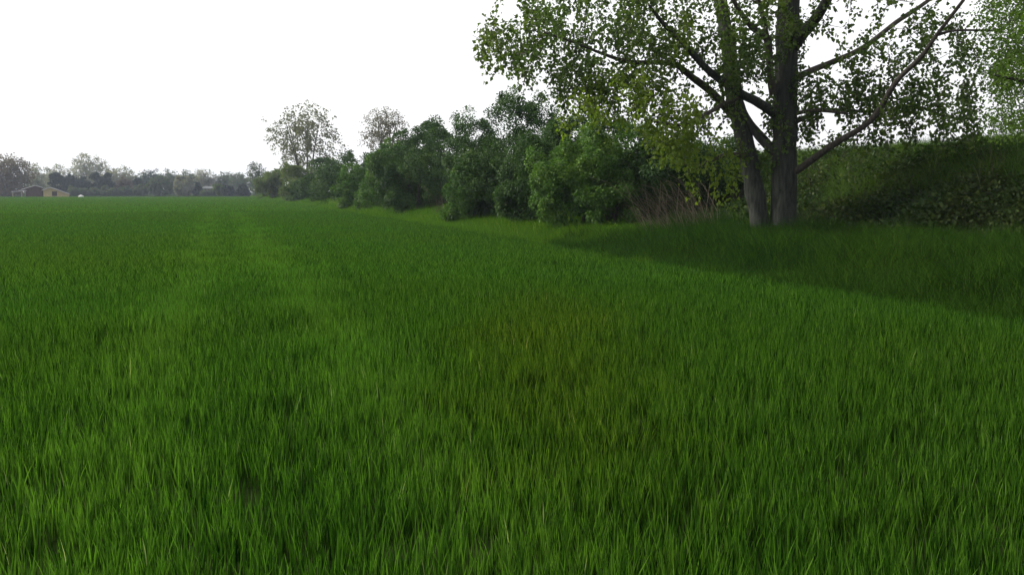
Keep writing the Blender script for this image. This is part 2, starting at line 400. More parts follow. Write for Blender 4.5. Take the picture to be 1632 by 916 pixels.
# bramble: leafy tangles with thin stems
def bramble_patch(name, seed, n, r):
    rg2 = np.random.default_rng(seed)
    c = rg2.normal(0, 1, (n, 3)); c = unit(c) * (rg2.random((n, 1)) ** .5) * np.array([r, r, r * .75]); c[:, 2] = np.abs(c[:, 2]) + rg2.uniform(0, .12, n)
    A = unit(c + rg2.normal(0, .6, (n, 3)) * r + np.array([0, 0, -.1])); N = unit(np.array([0, 0, 1.]) + rg2.normal(0, .55, (n, 3)))
    return leaf_mesh(name, c, A, N, rg2.uniform(.05, .095, n), M['bramble'], np.clip(rg2.normal(.42, .22, n), 0, .95), .75)
br = [bramble_patch('bramble_v%d' % i, 130 + i, 210, .48) for i in range(7)]
P, u = strip(4.3, 9.6, 2, 48, .36)
k = (noise2(P[:, :2], .55, 6.6) > -.75 + .13 * (u - 5)); P, u = P[k], u[k]
f = 1.15 + .85 * noise2(P[:, :2], .7, 5.2)
tag(scatter('bramble_thicket', P, rg.uniform(0, 6.28, len(P)), f, rg.integers(0, 7, len(P)), br), 'dark bramble thicket covering the lower face of the embankment', 'bramble', kind='stuff')
# dead stalks standing in the bramble
ds = [blade_patch('stalk_v%d' % i, 150 + i, 22, .40, .5, 1.15, .006, .012, .30, M['straw'], .22, .02) for i in range(6)]
P, u = strip(4.6, 8.6, 2, 48, .55)
k = noise2(P[:, :2], .35, 8.8) > .02; P, u = P[k], u[k]
tag(scatter('dead_stalks', P, rg.uniform(0, 6.28, len(P)), (.8 + .3 * noise2(P[:, :2], 1.1, 2.2)), rg.integers(0, 6, len(P)), ds), 'grey brown dead stalks tangled in the bramble on the bank', 'stalks', kind='stuff')

# ------------------------------------------------------------------ trees and shrubs
def clusters_in(regions, rgen, Y0, strand=False):
    """regions: (px, py, rx, ry, count, depth spread) -> cluster centres"""
    out = []
    for cx, cy, rx, ry, cnt, dz in regions:
        k = 0
        while k < cnt:
            a, b, c = rgen.uniform(-1, 1, 3)
            if a * a + b * b + c * c > 1: continue
            p = at(cx + a * rx, cy + b * ry, Y0 + c * dz)
            m_ = int(rgen.integers(1, 5)) if strand else 1
            for q in range(m_):      # shoots hang down in short strands
                out.append(p + np.array([0, 0, -.20 * q]) + rgen.normal(0, .09, 3)); k += 1
    return np.array(out)

def attach_twigs(nodes, C, rgen, mb, step=.35, tip=.0045, grow=.0075, sides=3, sag=.10):
    """greedy: every cluster is joined by a thin twig to the nearest wood"""
    nodes = [np.asarray(q, float) for q in nodes]; cap = len(nodes) + len(C) * 12
    arr = np.empty((cap, 3)); arr[:len(nodes)] = nodes; m = len(nodes)
    d0 = np.array([np.min(np.sum((arr[:m] - c) ** 2, 1)) for c in C])
    for i in np.argsort(d0):
        c = C[i]; dd = np.sum((arr[:m] - c) ** 2, 1); j = int(np.argmin(dd)); q = arr[j].copy(); L = math.sqrt(dd[j])
        if L < .02: continue
        k = max(2, min(11, int(L / step) + 1)); t = np.linspace(0, 1, k + 1)[:, None]
        bow = np.sin(t * np.pi) * (rgen.normal(0, .10 * L, 3) + np.array([0, 0, -sag * L]))[None]
        pts = q + (c - q) * t + bow
        R = tip + grow * L * (1 - t[:, 0])
        mb.tube(pts, R, sides, cap=False)
        arr[m:m + k] = pts[1:]; m += k
    return arr[:m]

def cluster_leaves(name, C, per, rad, size, mat, rgen, droop=.5, parent=None, tone=0.0, shape=(1, 1, .8)):
    n = len(C) * per; c = np.repeat(C, per, 0)
    off = rgen.normal(0, 1, (n, 3)); off = unit(off) * (rgen.random((n, 1)) ** .45) * rad
    off *= np.array(shape)
    A = unit(rgen.normal(0, .7, (n, 3)) + unit(off) * .5 + np.array([0, 0, -droop]))
    N = unit(rgen.normal(0, .8, (n, 3)) + np.array([0, 0, .5]))
    s = rgen.uniform(size * .7, size * 1.2, n)
    tint = np.clip(np.repeat(rgen.normal(.45 + tone, .13, len(C)), per) + rgen.normal(0, .13, n), 0, .95)
    me = leaf_mesh(name, c + off, A, N, s, mat, tint, .85)
    return mesh_obj(name, me, parent)

def limb_path(pts, Y0, sub=4):
    """(px, py, depth offset, width px) -> smoothed world polyline and radii"""
    K = [np.r_[at(a, b, Y0 + d), w * .5 * (Y0 + d) / F] for a, b, d, w in pts]
    K = [2 * K[0] - K[1]] + K + [2 * K[-1] - K[-2]]; out = []
    for i in range(1, len(K) - 2):
        for t in np.linspace(0, 1, sub, endpoint=False):
            a, b, c, d = K[i - 1], K[i], K[i + 1], K[i + 2]
            out.append(.5 * ((2 * b) + (c - a) * t + (2 * a - 5 * b + 4 * c - d) * t * t + (3 * b - a - 3 * c + d) * t ** 3))
    out.append(K[-2]); out = np.array(out); out[:, 3] = np.maximum(out[:, 3], .008)
    return out[:, :3], out[:, 3]

# --- the big two-stemmed poplar at the margin
TY = 22.0
rt = np.random.default_rng(21)
bx, by = at(1235, 362, TY)[:2]
poplar = empty('poplar_tree', (bx, by, float(ground_z(bx, by)) - .05))
tag(poplar, 'large two-stemmed poplar with grey trunks on the grassy margin', 'tree')
main = [(1246, 410, 0, 50), (1247, 385, 0, 45), (1248, 362, 0, 42), (1249, 320, 0, 39), (1250, 240, 0, 38), (1252, 130, 0, 36), (1255, 50, .1, 34), (1258, -40, .2, 31), (1252, -160, .4, 25), (1262, -300, .5, 18), (1255, -440, .6, 9)]
second = [(1222, 400, .1, 36), (1216, 375, .1, 31), (1212, 358, .1, 29), (1198, 280, .3, 29), (1184, 212, .6, 27), (1170, 150, .8, 25), (1162, 80, 1.0, 22), (1150, 10, 1.2, 19), (1128, -100, 1.6, 15), (1110, -230, 2, 8)]
nodes = []
for path, sides, sd in ((main, 26, 1), (second, 22, 5)):
    Pq, Rq = limb_path(path, TY, 9); MB().tube(Pq, Rq, sides, True, .15, sd).build('trunk', M['bark'], poplar, True)
    nodes += [q for q in Pq if q[2] > 2.6]
limbs = [
 [(1240, 248, 0, 17), (1215, 222, .2, 16), (1196, 198, .5, 13), (1182, 170, .9, 10), (1176, 130, 1.5, 6)],
 [(1236, 182, 0, 17), (1206, 162, -.4, 14), (1182, 150, -.6, 13), (1133, 116, -1, 11), (1092, 72, -1.2, 9), (1059, 40, -1.4, 7), (1034, 8, -1.5, 4)],
 [(1168, 185, .8, 13), (1135, 148, .6, 12), (1104, 124, .4, 11), (1078, 104, .2, 9), (1052, 100, 0, 8), (1004, 99, -.3, 7), (966, 88, -.6, 5), (920, 70, -1, 4), (868, 52, -1.3, 3)],
 [(1232, 150, -.1, 12), (1229, 131, -.2, 11), (1226, 90, -.3, 11), (1222, 62, -.4, 11), (1198, 43, -.6, 9), (1175, 12, -.9, 7), (1150, -40, -1.2, 5)],
 [(1224, 66, -.4, 8), (1215, 22, -.6, 7), (1200, -30, -1, 5)],
 [(1262, 78, 0, 20), (1278, 55, -.2, 19), (1297, 34, -.5, 17), (1320, -4, -.9, 15), (1345, -70, -1.4, 11), (1380, -160, -2, 6)],
 [(1262, 128, .1, 12), (1290, 114, .5, 10), (1329, 98, .9, 9), (1378, 75, 1.3, 8), (1428, 36, 1.7, 7), (1477, 3, 2.1, 6), (1540, -50, 2.6, 4)],
 [(1262, 276, -.1, 11), (1276, 268, -.3, 11), (1329, 230, -1.0, 10), (1388, 192, -1.6, 9), (1428, 131, -2.2, 8), (1467, 92, -2.6, 7), (1493, 56, -2.9, 6), (1536, 0, -3.4, 5)],
 [(1264, 196, .1, 8), (1290, 184, .4, 7), (1313, 175, .7, 6), (1395, 178, 1.3, 5), (1460, 170, 1.8, 5), (1510, 187, 2.2, 4), (1560, 190, 2.5, 3)],
 [(1264, 182, -.1, 7), (1300, 176, -.6, 6), (1350, 181, -1.0, 4)],
 [(1494, 56, -2.9, 5), (1523, 49, -3, 4), (1585, 49, -3.2, 3)],
 [(1182, 152, -.5, 8), (1150, 168, -.9, 7), (1110, 190, -1.4, 6), (1075, 200, -1.8, 5), (1030, 190, -2.2, 3)],
 [(1192, 250, .4, 8), (1160, 246, -.2, 6), (1125, 260, -.8, 5), (1095, 275, -1.2, 3)],
 [(1252, -60, .2, 16), (1180, -140, .5, 11), (1080, -210, .8, 7), (980, -240, 1, 4)],
 [(1256, -120, .3, 14), (1340, -220, -.6, 9), (1440, -280, -1.2, 4)],
 [(1140, -50, 1.3, 9), (1050, -90, 1.8, 7), (930, -110, 2.2, 4)],
 [(1256, -20, .1, 12), (1235, -70, -1.5, 9), (1190, -110, -3.5, 6), (1150, -140, -5, 3)],
]
for i, lp in enumerate(limbs):
    Pq, Rq = limb_path(lp, TY, 5); MB().tube(Pq, Rq, 10, True, .10, 20 + i).build('limb', M['bark2'] if Rq[0] < .12 else M['bark'], poplar, True)
    nodes += list(Pq[2:])
reg = [(850, 45, 92, 68, 128, 2.6), (800, 65, 45, 40, 30, 1.5), (940, 45, 100, 80, 170, 3), (1060, 35, 95, 68, 170, 3), (985, 120, 105, 42, 85, 2.4),
       (905, 115, 55, 45, 50, 1.8), (1150, 120, 50, 50, 50, 2), (1190, 45, 62, 75, 125, 2.6), (1258, 165, 30, 60, 40, .6), (1243, 50, 40, 60, 42, 1.2), (1205, 235, 32, 28, 14, .6),
       (1330, 150, 58, 42, 80, 2), (1412, 145, 62, 45, 78, 2.4), (1395, 75, 62, 35, 40, 2), (1478, 50, 56, 55, 60, 2.4), (1500, 150, 62, 50, 88, 2.6), (1565, 80, 50, 55, 62, 2.4),
       (1400, 198, 62, 20, 30, 1.6), (1320, 10, 45, 26, 14, 1.4), (1535, 200, 50, 25, 30, 2), (1350, 225, 40, 18, 12, 1), (1290, 215, 25, 20, 8, .6),
       (1140, -110, 220, 100, 280, 5.5), (1350, -120, 240, 110, 380, 6.5), (1230, -300, 220, 150, 300, 6)]
low = [(1000, 150, 90, 36, 80, 1.6), (1080, 190, 58, 42, 78, 1.6), (1112, 232, 56, 32, 44, 1.3), (1150, 270, 30, 16, 9, .8), (1050, 215, 42, 26, 18, 1.2), (930, 155, 45, 28, 28, 1.3)]
C = clusters_in(reg, rt, TY, True); CL = clusters_in(low, rt, TY - 1.3, True)
tw = MB(); attach_twigs(nodes, np.concatenate([C, CL]), rt, tw); tw.build('twigs', M['bark2'], poplar)['kind'] = 'stuff'
cluster_leaves('crown', C[rt.random(len(C)) < .88], 17, .25, .106, M['poplar'], rt, .6, poplar, 0, (.72, .72, 1.1))
cluster_leaves('young_shoots', CL, 16, .25, .10, M['poplar_young'], rt, .6, poplar, .05, (.75, .75, 1.05))['label'] = 'yellow green young leaves low on the left side'
# --- tree that leans in from the right edge
RY = 18.0
rr = np.random.default_rng(33)
rx_, ry_ = at(1745, 300, RY)[:2]
rtree = empty('ash_tree', (rx_, ry_, float(ground_z(rx_, ry_)) - .05))
tag(rtree, 'bright green fine-leaved tree reaching in from the right edge above the bank', 'tree')
rp = [(1745, 330, 0, 34), (1742, 200, 0, 30), (1738, 60, 0, 24), (1745, -100, 0, 17), (1750, -260, 0, 8)]
Pq, Rq = limb_path(rp, RY, 5); MB().tube(Pq, Rq, 14, True, .10, 3).build('trunk', M['bark'], rtree, True); nd = [q for q in Pq if q[2] > 2.8]
for lp in ([(1742, 190, 0, 13), (1690, 150, -.4, 9), (1630, 130, -.8, 6), (1585, 120, -1, 3)], [(1740, 80, 0, 13), (1690, 30, .5, 9), (1630, -10, 1, 5), (1590, -30, 1.2, 3)],
           [(1742, 230, 0, 8), (1690, 215, .3, 6), (1630, 190, .6, 4)], [(1742, 0, 0, 12), (1800, -80, -.5, 7), (1870, -130, -1, 3)]):
    Pq, Rq = limb_path(lp, RY, 5); MB().tube(Pq, Rq, 8, True).build('limb', M['bark2'], rtree, True); nd += list(Pq[2:])
C = clusters_in([(1625, 30, 62, 62, 110, 2), (1610, 110, 48, 50, 70, 1.6), (1622, 185, 52, 40, 70, 1.6), (1700, 60, 90, 150, 170, 2.6), (1720, -130, 130, 130, 130, 3), (1820, 60, 80, 160, 90, 2.6)], rr, RY)
tw = MB(); attach_twigs(nd, C, rr, tw); tw.build('twigs', M['bark2'], rtree)['kind'] = 'stuff'
cluster_leaves('crown', C, 34, .30, .058, M['ash'], rr, .3, rtree, .1)

# --- shrubs
def shrub(name, label, px0, px1, pytop, Y, mat, seed, leaf=.10, clumps=230, per=70, cr=.40, depth=1.0, group=None, cat='shrub', hollow=.55, rough=.28, stems=5, lean=0.0, lobes=22, dome=False):
    rg2 = np.random.default_rng(seed)
    cx = at((px0 + px1) / 2, HZ, Y)[0]; a = (px1 - px0) / 2 * Y / F; g = float(ground_z(cx, Y))
    H = at((px0 + px1) / 2, pytop, Y)[2] - g
    a = a * (1.06 if Y < 200 else .95); b = max(a, .4 * H) * depth; zc = .42 * H; up = H - zc - cr * .5; dn = zc - .1
    nl = lobes; dl = unit(rg2.normal(0, 1, (nl, 3)))
    nz = np.array([noise.noise(Vector(tuple(q * 1.9)) + Vector((seed * 3.7, 0, 0))) for q in dl])
    E = lambda q: np.where(q[:, 2:3] > 0, np.array([[a, b, up]]), np.array([[a * .95, b * .95, dn]]))
    LC = dl * E(dl) * (.74 + rough * nz)[:, None]; LC[0] = (0, 0, up * .62)
    lr = rg2.uniform(.34, .52, nl) * min(a, .5 * H, b)
    j = rg2.integers(0, nl, clumps); d = unit(rg2.normal(0, 1, (clumps, 3)) + unit(LC[j] + 1e-6) * .55 + np.array([0, 0, .25]))
    C = LC[j] + d * (lr[j] * (hollow + (1.08 - hollow) * rg2.random(clumps) ** .4))[:, None]
    core = rg2.random(clumps) < .24; q = unit(rg2.normal(0, 1, (clumps, 3))); C[core] = (q * E(q) * .5)[core]
    ltint = rg2.normal(0, .09, nl)[j]
    if dome:
        d = q; C = d * E(d) * (.84 + .16 * rg2.random((clumps, 1)))
    C += np.array([cx, Y, g + zc]); C[:, 0] += lean * (C[:, 2] - g); C[:, 2] = np.maximum(C[:, 2], g + .12)
    rad = cr * .72 * rg2.uniform(.6, 1.3, clumps)
    per = int(per * (2.4 if Y < 60 else 1.6)); leaf *= .82 if Y < 60 else 1.0; clumps_ = clumps; n = clumps * per; c = np.repeat(C, per, 0); out = np.repeat(unit(d + np.array([0, 0, .45])), per, 0)
    off = unit(rg2.normal(0, 1, (n, 3)) + out * .6) * (rg2.random((n, 1)) ** .4) * np.repeat(rad, per)[:, None]
    A = unit(unit(off) + rg2.normal(0, .6, (n, 3)) + np.array([0, 0, -.25])); N = unit(unit(off) * .6 + out * .7 + rg2.normal(0, .38, (n, 3)))
    tint = np.clip(np.repeat(rg2.normal(.45, .10, clumps) + ltint, per) + rg2.normal(0, .14, n), 0, .95)
    root = empty(name, (cx, Y, g)); tag(root, label, cat, group)
    P_ = c + off; P_[:, 2] = np.maximum(P_[:, 2], g + .03)
    mesh_obj('foliage', leaf_mesh('foliage', P_, A, N, rg2.uniform(leaf * .7, leaf * 1.25, n), mat, tint, .7), root)
    for k in range(stems):
        e = C[rg2.integers(0, clumps)]; s0 = np.array([cx, Y, g - .05]) + np.r_[rg2.normal(0, .16 * a, 2), 0]
        mid = s0 * .45 + e * .55 + np.array([0, 0, .15 * H]); t = np.linspace(0, 1, 7)[:, None]
        MB().tube((1 - t) ** 2 * s0 + 2 * t * (1 - t) * mid + t * t * e, np.linspace(.016 * H, .005 * H, 7), 6).build('stem', M['bark2'], root, True)
    return root
HG = 'hedge shrubs along the field edge'
def hedge(label, *a_, **k_): return shrub('hedge_shrub', label, *a_, group=HG, **k_)
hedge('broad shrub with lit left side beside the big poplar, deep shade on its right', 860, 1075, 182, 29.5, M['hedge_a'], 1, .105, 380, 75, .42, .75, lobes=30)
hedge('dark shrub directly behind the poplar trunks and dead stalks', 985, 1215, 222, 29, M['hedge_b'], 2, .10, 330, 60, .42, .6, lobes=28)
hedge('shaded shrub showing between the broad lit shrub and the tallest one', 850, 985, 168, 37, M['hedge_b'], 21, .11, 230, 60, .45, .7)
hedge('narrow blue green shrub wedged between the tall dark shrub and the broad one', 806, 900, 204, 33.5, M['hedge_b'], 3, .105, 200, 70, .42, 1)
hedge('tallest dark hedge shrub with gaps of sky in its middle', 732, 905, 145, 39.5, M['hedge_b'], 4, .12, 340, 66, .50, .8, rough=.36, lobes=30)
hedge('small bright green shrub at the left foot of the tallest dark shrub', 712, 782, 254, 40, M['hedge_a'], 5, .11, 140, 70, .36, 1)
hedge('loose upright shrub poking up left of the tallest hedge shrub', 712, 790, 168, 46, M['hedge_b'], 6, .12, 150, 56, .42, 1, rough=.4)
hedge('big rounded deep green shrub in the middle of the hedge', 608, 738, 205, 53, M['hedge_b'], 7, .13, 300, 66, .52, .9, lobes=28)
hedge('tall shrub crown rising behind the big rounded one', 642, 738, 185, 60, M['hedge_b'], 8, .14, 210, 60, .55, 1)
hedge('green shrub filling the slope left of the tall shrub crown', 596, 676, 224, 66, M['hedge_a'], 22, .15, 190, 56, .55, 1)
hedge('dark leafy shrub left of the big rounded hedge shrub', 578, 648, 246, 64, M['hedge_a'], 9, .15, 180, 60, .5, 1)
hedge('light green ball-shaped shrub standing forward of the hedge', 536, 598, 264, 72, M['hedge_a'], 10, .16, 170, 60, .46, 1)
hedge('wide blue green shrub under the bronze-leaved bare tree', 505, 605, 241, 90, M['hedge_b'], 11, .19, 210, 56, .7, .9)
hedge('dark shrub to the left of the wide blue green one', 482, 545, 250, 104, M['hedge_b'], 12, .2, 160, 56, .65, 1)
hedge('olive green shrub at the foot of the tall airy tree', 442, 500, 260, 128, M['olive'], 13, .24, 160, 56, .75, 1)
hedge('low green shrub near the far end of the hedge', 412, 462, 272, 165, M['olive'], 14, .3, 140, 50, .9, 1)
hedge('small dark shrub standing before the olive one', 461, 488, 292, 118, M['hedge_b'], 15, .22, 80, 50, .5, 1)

def tree(name, label, px, pytop, Y, rx, cy, ry, mat, seed, ncl, per, crad, leaf, stems=3, group=None, spread=.5, tw=.018, droop=.3, base_dx=0):
    """open crown on forked stems; rx, ry crown half size in photo pixels, cy its centre"""
    rg2 = np.random.default_rng(seed); m = Y / F
    base = at(px + base_dx, HZ, Y); base[2] = float(ground_z(base[0], Y)) - .05
    root = empty(name, base); tag(root, label, 'tree', group)
    cc = at(px, cy, Y); R = np.array([rx * m, rx * m * .85, ry * m]); H = at(px, pytop, Y)[2] - base[2]
    nodes = []
    for k in range(stems):
        ang = 2 * math.pi * (k + rg2.random()) / stems
        top = cc + R * np.array([math.cos(ang) * spread, math.sin(ang) * spread, .55]) if stems > 1 else cc + R * np.array([0, 0, .6])
        s0 = base + np.array([math.cos(ang), math.sin(ang), 0]) * (tw * H if stems > 1 else 0)
        mid = s0 * .5 + top * .5; mid[:2] = s0[:2] * .65 + top[:2] * .35
        t = np.linspace(0, 1, 12)[:, None]; pts = (1 - t) ** 2 * s0 + 2 * t * (1 - t) * mid + t * t * top
        MB().tube(pts, np.linspace(tw * H * (.7 if stems > 1 else 1), .003 * H, 12), 7).build('trunk', M['bark2'], root, True)
        nodes += [q for q in pts[3:]]
    d = unit(rg2.normal(0, 1, (ncl, 3))); r = rg2.random((ncl, 1)) ** .42
    nz = np.array([noise.noise(Vector(tuple(q * 2.1)) + Vector((seed * 2.3, 1, 0))) for q in d])[:, None]
    C = cc + d * r * (1 + .38 * nz) * R
    C[:, 2] = np.minimum(C[:, 2], base[2] + H)
    mb = MB(); attach_twigs(nodes, C, rg2, mb, step=.08 * H, tip=.0008 * H, grow=.0045, sides=3, sag=-.08); mb.build('twigs', M['bark2'], root)['kind'] = 'stuff'
    cluster_leaves('crown', C, per, crad, leaf, mat, rg2, droop, root)
    return root
tree('airy_tree', 'tall airy grey green tree with open crown above the hedge', 484, 164, 140, 58, 222, 58, M['sparse'], 41, 500, 9, .55, .33, 4, base_dx=4)
tree('airy_tree', 'smaller bronze tree with dark stems showing above the hedge', 614, 172, 96, 37, 212, 40, M['sparse_red'], 42, 430, 9, .34, .17, 4, spread=.6)
tree('hedge_end_tree', 'pale slender tree at the far end of the hedge', 409, 257, 240, 15, 283, 26, M['far_mid'], 43, 160, 10, .7, .42, 2)

# --- far tree line
FT = 'trees of the far tree line'
far = [  # px, top, half width, centre y, half height, Y, material, clusters, label
 (12, 243, 40, 281, 38, 262, 'far_brown', 420, 'big brownish twiggy tree over the dark shed at the left edge'),
 (58, 261, 14, 288, 26, 320, 'far_pale', 130, 'slim pale tree between the left edge tree and the ochre shed'),
 (88, 263, 24, 287, 24, 345, 'far_pale', 190, 'pale tree crown behind the dark evergreens nearest the ochre shed'),
 (143, 246, 31, 279, 33, 350, 'far_pale', 360, 'tall domed pale tree, highest of the far tree line'),
 (186, 266, 27, 288, 22, 345, 'far_pale', 200, 'pale spreading tree right of the highest far tree'),
 (207, 269, 13, 290, 20, 350, 'far_pale', 90, 'small pale crown left of the dark far trees'),
 (230, 272, 13, 292, 20, 350, 'far_mid', 100, 'greyish tree just left of the round dome bush'),
 (246, 270, 15, 290, 20, 335, 'far_dark', 120, 'dark tree crown showing over the round dome bush'),
 (271, 269, 16, 290, 21, 345, 'far_mid', 130, 'grey green tree between the two dome bushes'),
 (297, 271, 13, 290, 19, 345, 'far_mid', 100, 'grey green tree above the paler dome bush'),
 (322, 271, 16, 288, 18, 350, 'far_pale', 120, 'thin pale tree behind the white-roofed house'),
 (341, 277, 12, 293, 16, 350, 'far_pale', 80, 'low pale tree at the right of the white roof'),
 (358, 274, 13, 292, 18, 350, 'far_mid', 110, 'bushy tree above the dark low shrubs'),
 (381, 275, 17, 293, 18, 345, 'far_mid', 130, 'last tree of the far line before the hedge'),
 (-30, 250, 24, 282, 32, 300, 'far_pale', 180, 'pale tree mostly beyond the left edge'),
]
for i, (px, top, rx, cy, ry, Y, mt, ncl, lab) in enumerate(far):
    tree('far_tree', lab, px, top, Y, rx, cy, ry, M[mt], 60 + i, int(ncl * 1.2), 14, .95, .52, 3, FT, tw=.02)
fs = [ # px0, px1, top, Y, material, label
 (80, 104, 275, 300, 'far_dark', 'dark evergreen right behind the ochre shed'),
 (100, 124, 277, 305, 'far_dark', 'second dark evergreen right of the ochre shed'),
 (121, 142, 281, 302, 'far_dark', 'lower dark evergreen in the gap between taller ones'),
 (143, 166, 276, 304, 'far_dark', 'broad dark evergreen under the highest far tree'),
 (162, 184, 276, 300, 'far_dark', 'rightmost dark evergreen of the far group'),
 (186, 209, 281, 305, 'far_brown', 'reddish brown shrub right of the evergreens'),
 (212, 229, 282, 312, 'far_dark', 'narrow dark shrub left of the round dome bush'),
 (236, 274, 280, 284, 'far_mid', 'large round dome-shaped bush in the far tree line'),
 (277, 309, 279, 293, 'far_pale', 'paler grey dome-shaped bush beside the large round one'),
 (308, 319, 290, 296, 'far_dark', 'small dark conifer left of the white-roofed house'),
 (342, 358, 293, 285, 'olive', 'yellowish shrub hiding the right end of the house'),
 (318, 336, 305, 284, 'far_mid', 'low bush in front of the white-roofed house'),
 (334, 348, 303, 286, 'far_mid', 'small bush below the right part of the white roof'),
 (355, 377, 297, 282, 'far_dark', 'dark low shrub right of the white-roofed house'),
 (375, 398, 296, 282, 'far_dark', 'dark low rounded shrub nearest the hedge end'),
 (106, 132, 299, 285, 'far_mid', 'low hedge bush right of the ochre shed'),
 (130, 160, 300, 288, 'far_mid', 'low hedge bush under the broad dark evergreen'),
 (158, 190, 298, 288, 'far_mid', 'low hedge bush under the rightmost evergreen'),
 (188, 216, 299, 288, 'far_mid', 'low hedge bush under the reddish brown shrub'),
 (212, 240, 295, 286, 'far_mid', 'low bush against the left side of the dome bush'),
 (-20, 14, 296, 268, 'far_brown', 'brown brush beside the dark shed at the left edge'),
]
for i, (a, b, top, Y, mt, lab) in enumerate(fs):
    shrub('far_shrub', lab, a, b, top, Y, M[mt], 200 + i, .42, 90, 40, .75, .9, 'shrubs of the far tree line', stems=2, lobes=26, dome='dome-shaped' in lab)
k = 0
for px in range(-60, 420, 34):     # closed background of woodland behind the single trees
    tree('background_tree', ['distant hazy tree at place %s of the back row, counted from the left' % w for w in ('one','two','three','four','five','six','seven','eight','nine','ten','eleven','twelve','thirteen','fourteen','fifteen')][k],
         px + (k * 7) % 11, 278 + (k * 5) % 9, 390, 24, 294, 16, M['far_mid'], 300 + k, 110, 10, 1.3, .75, 2, 'back row of the far woodland'); k += 1

# ------------------------------------------------------------------ sheds and house
SY = 236.0
def wx(px): return at(px, HZ, SY)[0]
def wz(py): return at(80, py, SY)[2]
def slab(name, p0, p1, y0, y1, th, mat, parent):
    (x0, z0), (x1, z1) = p0, p1
    return MB().prism([(x0, z0), (x1, z1), (x1, z1 + th), (x0, z0 + th)], y0, y1).build(name, mat, parent)
shed = empty('shed', (wx(89), SY, 0)); tag(shed, 'ochre shed with uneven white-edged gable roof and one dark window', 'shed')
L_, Rr, Rd = (wx(68.8), wz(303.0)), (wx(108.8), wz(309.0)), (wx(80.2), wz(299.0))
MB().prism([(L_[0], 0), (Rr[0], 0), (Rr[0], Rr[1]), Rd, L_], SY, SY + 8).build('wall', M['wood_yellow'], shed)
e = .35
sl = (Rd[1] - L_[1]) / (Rd[0] - L_[0]); sr = (Rr[1] - Rd[1]) / (Rr[0] - Rd[0])
for p0, p1 in (((L_[0] - e, L_[1] - e * sl + .02), (Rd[0], Rd[1] + .02)), ((Rd[0], Rd[1] + .02), (Rr[0] + e, Rr[1] + e * sr + .02))):
    r_ = slab('roof', p0, p1, SY - .3, SY + 8.3, .12, M['roof_grey'], shed)
    q = slab('fascia', (p0[0], p0[1] - .05), (p1[0], p1[1] - .05), SY - .36, SY - .303, .20, M['roof_white'], None)
    q.parent = r_; q.location = (0, 0, 0); q.data.transform(__import__('mathutils').Matrix.Translation(tuple(-v for v in shed.location)))
w_ = MB().box((wx(82.4), SY - .05, wz(312.6)), (wx(90.8), SY - .004, wz(305.2))).build('window', M['window'], shed)
for px in (82.2, 90.6): MB().box((wx(px), SY - .09, wz(312.8)), (wx(px) + .08, SY - .052, wz(305.0))).build('window_frame', M['wood_pale'], shed)

shed.rotation_euler.z = math.radians(25); shed.scale = (.89, 1, 1)
barn = empty('shed', (wx(46), SY + 3, 0)); tag(barn, 'dark boarded shed with pale-edged gable, left of the ochre shed', 'shed')
B0 = SY + 3
bl, bd, brr = (wx(31), wz(300.8)), (wx(47), wz(296.0)), (wx(57), wz(299.0))
MB().prism([(bl[0], 0), (brr[0], 0), brr, bd, bl], B0, B0 + 9).build('wall', M['wood_dark'], barn)
for i in range(13):
    x = bl[0] + .15 + i * (brr[0] - bl[0] - .3) / 12
    MB().box((x - .05, B0 - .04, .02), (x + .05, B0 - .003, min(bl[1], brr[1]) - .1)).build('batten', M['wood_dark'], barn)
s1 = (bd[1] - bl[1]) / (bd[0] - bl[0]); s2 = (brr[1] - bd[1]) / (brr[0] - bd[0])
for p0, p1 in (((wx(24.5), bl[1] + (wx(24.5) - bl[0]) * s1 + .02), (bd[0], bd[1] + .02)), ((bd[0], bd[1] + .02), (brr[0] + .3, brr[1] + .3 * s2 + .02))):
    slab('roof', p0, p1, B0 - .5, B0 + 9.3, .14, M['roof_grey'], barn); slab('fascia', (p0[0], p0[1] - .03), (p1[0], p1[1] - .03), B0 - .56, B0 - .503, .20, M['roof_white'], barn)
MB().box((brr[0] + .01, B0 + 1, 0), (wx(68), B0 + 7, wz(302.4))).build('lean_to_wall', M['wood_dark'], barn)
MB().box((brr[0] + .01, B0 + .6, wz(302.4) + .003), (wx(68.2), B0 + 7.4, wz(301.6))).build('lean_to_roof', M['roof_grey'], barn)
MB().box((wx(63.5), B0 + .9, 0), (wx(65.5), B0 + .997, wz(304))).build('door', M['wood_pale'], barn)
slab('porch_roof', (wx(9), wz(306.0)), (wx(33), wz(304.2)), B0 - 1.2, B0 + 3, .12, M['roof_white'], barn)
for px in (11, 25): MB().box((wx(px) - .11, B0 - 1.1, 0), (wx(px) + .11, B0 - .88, wz(305.6))).build('post', M['wood_pale'], barn)

barn.rotation_euler.z = math.radians(26); barn.scale = (.89, 1, 1)
HY = 300.0
def hx(px): return at(px, HZ, HY)[0]
def hz(py): return at(330, py, HY)[2]
house = empty('house', (hx(332), HY, 0)); tag(house, 'low house with flat white roof among the far trees', 'house')
MB().box((hx(323), HY, 0), (hx(352), HY + 9, hz(300.2))).build('wall', M['wall_pale'], house)
MB().prism([(hx(321.5), hz(300.2) + .003), (hx(353), hz(300.2) + .003), (hx(350), hz(297.2)), (hx(325), hz(297.2))], HY - .6, HY + 9.6).build('roof', M['white'], house)
for a, b in ((325, 329), (331, 335), (337, 340)):
    MB().box((hx(a), HY - .05, hz(305.5)), (hx(b), HY - .004, hz(301.5))).build('window', M['window'], house)

house.rotation_euler.z = math.radians(16); house.scale = (.94, 1, 1)
